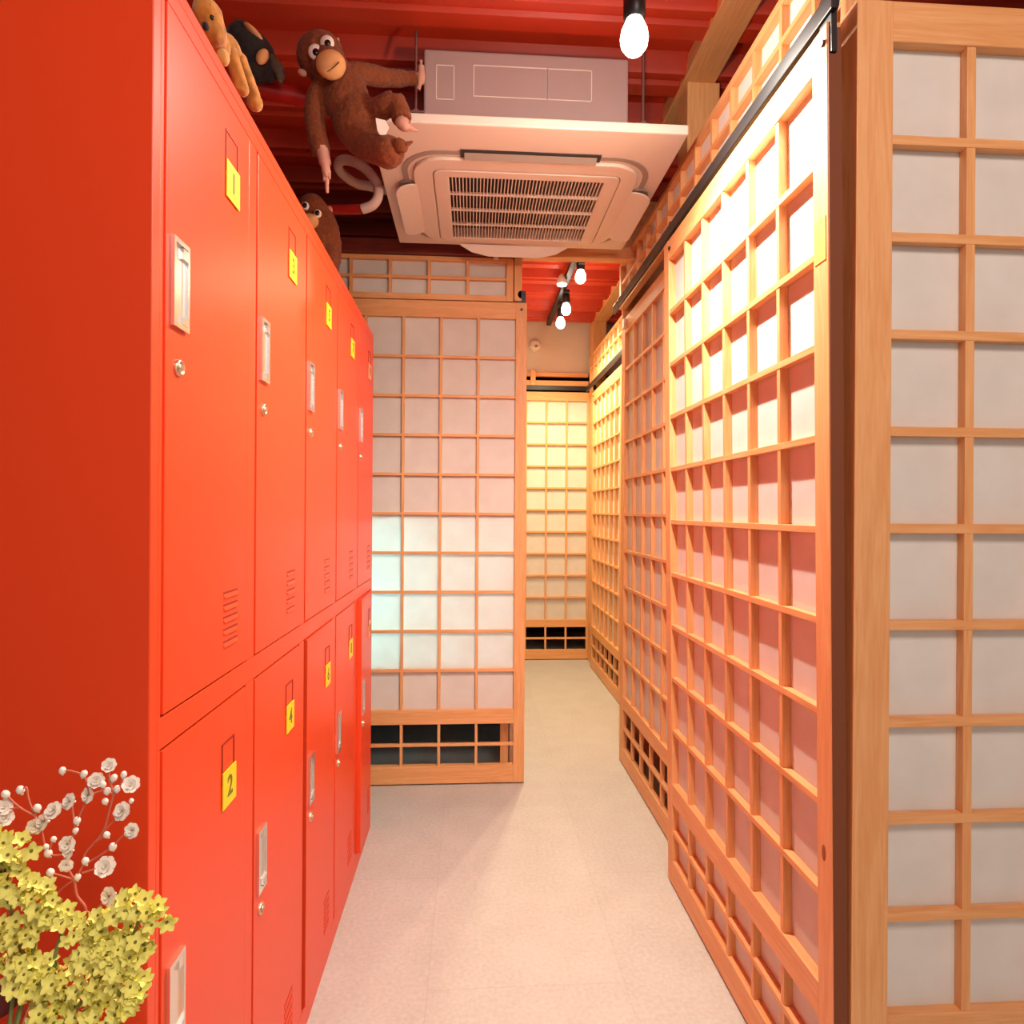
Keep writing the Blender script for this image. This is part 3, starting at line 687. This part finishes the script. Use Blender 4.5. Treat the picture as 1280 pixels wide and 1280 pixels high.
# gypsophila
def G(cx, cy): return FP(cx/3.656, 930+cy/3.656, .03)
gy = thing('gypsophila_spray', "white baby's breath spray on pink branching stems above the yellow flowers", 'flower', VB)
m = MB()
def br(*pp, r=.0009): m.tube(spline([local(p if len(p) == 3 and abs(p[0]) < 2 else G(*p), VB) for p in pp], 6), r, 6)
root = (-.41, .63, .70)
m.tube([local(VB, VB), local((-.405, .615, .69), VB), local(G(240, 1000), VB), local(G(300, 830), VB)], .0014, 6)
br((300, 830), (390, 760), (350, 690), (340, 620), r=.0012); br((340, 620), (265, 680), (200, 800)); br((390, 760), (425, 775), (460, 730), (505, 690))
br((340, 620), (375, 560), (390, 500), (470, 400), (500, 300), (520, 230), (545, 205)); br((520, 230), (500, 160), (495, 100)); br((470, 215), (440, 165)); br((520, 230), (470, 215), (410, 232)); br((545, 205), (600, 185)); br((545, 205), (565, 140)); br((470, 400), (565, 307)); br((430, 450), (487, 415))
br((375, 560), (500, 480), (560, 420), (608, 393)); br((500, 480), (515, 460)); br((375, 590), (440, 570), (485, 560))
br((340, 620), (305, 550), (313, 462), (345, 395), (352, 350), (410, 232)); br((345, 395), (325, 262)); br((410, 232), (385, 150), (330, 125), (285, 122)); br((313, 500), (220, 500), (185, 370), (160, 330), (130, 250), (120, 200), (93, 210)); br((160, 330), (90, 290), (25, 230)); br((90, 290), (20, 300)); br((185, 370), (240, 310)); br((160, 330), (170, 293)); br((340, 620), (230, 588)); br((220, 500), (240, 440), (245, 430))
m.build('stem', M['stem_pink'], gy)
for cx, cy, s in ((500, 97, .95), (440, 165, 1.05), (410, 232, 1.05), (325, 262, 1.1), (250, 305, 1.15), (205, 355, 1.1), (165, 372, 1.1), (600, 185, 1.15), (565, 307, 1.25), (608, 393, 1.05), (485, 560, 1.35), (508, 692, 1.3), (313, 455, 1.1), (320, 490, .95), (20, 290, 1.1), (25, 340, 1.1), (305, 550, .9)):
    f = put('blossom', bm_, gy, local(G(cx, cy), VB), face_rot((random.uniform(-.5, .5), -1, random.uniform(0, .7)))); f.scale = [s]*3
for cx, cy, s in ((285, 122, 1.), (383, 137, 1.), (93, 210, 1.1), (25, 230, 1.1), (170, 293, 1.1), (352, 350, 1), (345, 395, .8), (487, 415, .9), (515, 470, 1.1), (220, 500, 1.1), (390, 535, 1), (230, 588, 1.1), (355, 608, .9), (480, 262, .9), (520, 155, 1), (535, 205, 1), (490, 215, 1), (470, 185, .9), (565, 140, .9), (600, 260, .7), (245, 435, .8), (210, 470, .8)):
    f = put('bud', bud, gy, local(G(cx, cy), VB), face_rot((random.uniform(-.5, .5), random.uniform(-.5, .2), 1))); f.scale = [s]*3
lf = MB()
P0, P1 = Vector(local(FP(-12, 1275, .02), VB)), Vector(local(FP(32, 1215, .02), VB))
ax = (P1-P0); sd = Vector((ax.z, 0, -ax.x)).normalized()
vs = []
for i in range(9):
    t_ = i/8; wv = .012*math.sin(PI*t_)**.7; c_ = P0+ax*t_
    vs += [c_-sd*wv+Vector((0, -.002, 0)), c_+Vector((0, .002, 0)), c_+sd*wv+Vector((0, -.002, 0))]
lf.add(vs, [(3*i+j, 3*i+j+1, 3*i+4+j, 3*i+3+j) for i in range(8) for j in (0, 1)], True)
lf.tube([local(VB, VB), P0], .0014, 6)
tl = lf.build('dried_leaf', M['leaf']); tl.location = VB; tag(tl, 'dark red dried leaf at the lower left corner under yellow flowers', 'leaf')
tag(MB().lathe([(.042, .405), (.058, .43), (.068, .50), (.055, .58), (.034, .625), (.040, .645), (.034, .645), (.028, .62), (.03, .56)], (VB[0], VB[1], 0), n=32).build('flower_vase', M['ceramic']), 'pale ceramic vase holding the flowers in front of the lockers', 'vase')
tb = thing('side_table', 'small wooden side table under the flower vase', 'table', (VB[0], VB[1], 0))
MB().box(-.14, .14, -.14, .14, .375, .405).build('table_top', M['pine_x'], tb, bevel=.003)
for sx in (-1, 1):
    for sy in (-1, 1): MB().tube([(sx*.115, sy*.115, 0), (sx*.115, sy*.115, .375)], [.012, .017], 12).build('leg', M['pine_z'], tb)

# ------------------------------------------------------------------ light
W = bpy.data.worlds.new('World'); bpy.context.scene.world = W; W.use_nodes = True
W.node_tree.nodes['Background'].inputs[0].default_value = (1, .87, .78, 1); W.node_tree.nodes['Background'].inputs[1].default_value = .7
def area(name, loc, rot, sx, sy, e, col):
    l = bpy.data.lights.new(name, 'AREA'); l.shape = 'RECTANGLE'; l.size = sx; l.size_y = sy; l.energy = e; l.color = col
    o = bpy.data.objects.new(name, l); COL.objects.link(o); o.location = loc; o.rotation_euler = rot; return o
area('ceiling_lamp', (.6, -.5, 2.55), (math.radians(28), 0, 0), .7, .7, 34, (1, .86, .74))

# ------------------------------------------------------------------ camera
a = math.atan(50/800); r = math.radians(.36)
R0 = Vector((math.cos(a), -math.sin(a), 0)); F = Vector((math.sin(a), math.cos(a), 0)); U0 = Vector((0, 0, 1))
R = R0*math.cos(r) + U0*math.sin(r); U = U0*math.cos(r) - R0*math.sin(r)
cd = bpy.data.cameras.new('camera'); cam = bpy.data.objects.new('camera', cd); COL.objects.link(cam)
cd.sensor_width = 36; cd.lens = 22.5; cd.clip_start = .02
mx = Matrix.Identity(4)
for i in range(3): mx[i][0], mx[i][1], mx[i][2] = R[i], U[i], -F[i]
mx.translation = (0, 0, 1.149); cam.matrix_world = mx
sc = bpy.context.scene; sc.camera = cam
sc.view_settings.view_transform = 'Standard'; sc.view_settings.look = 'None'; sc.view_settings.gamma = 1; sc.view_settings.exposure = .12
sc.view_settings.use_curve_mapping = False
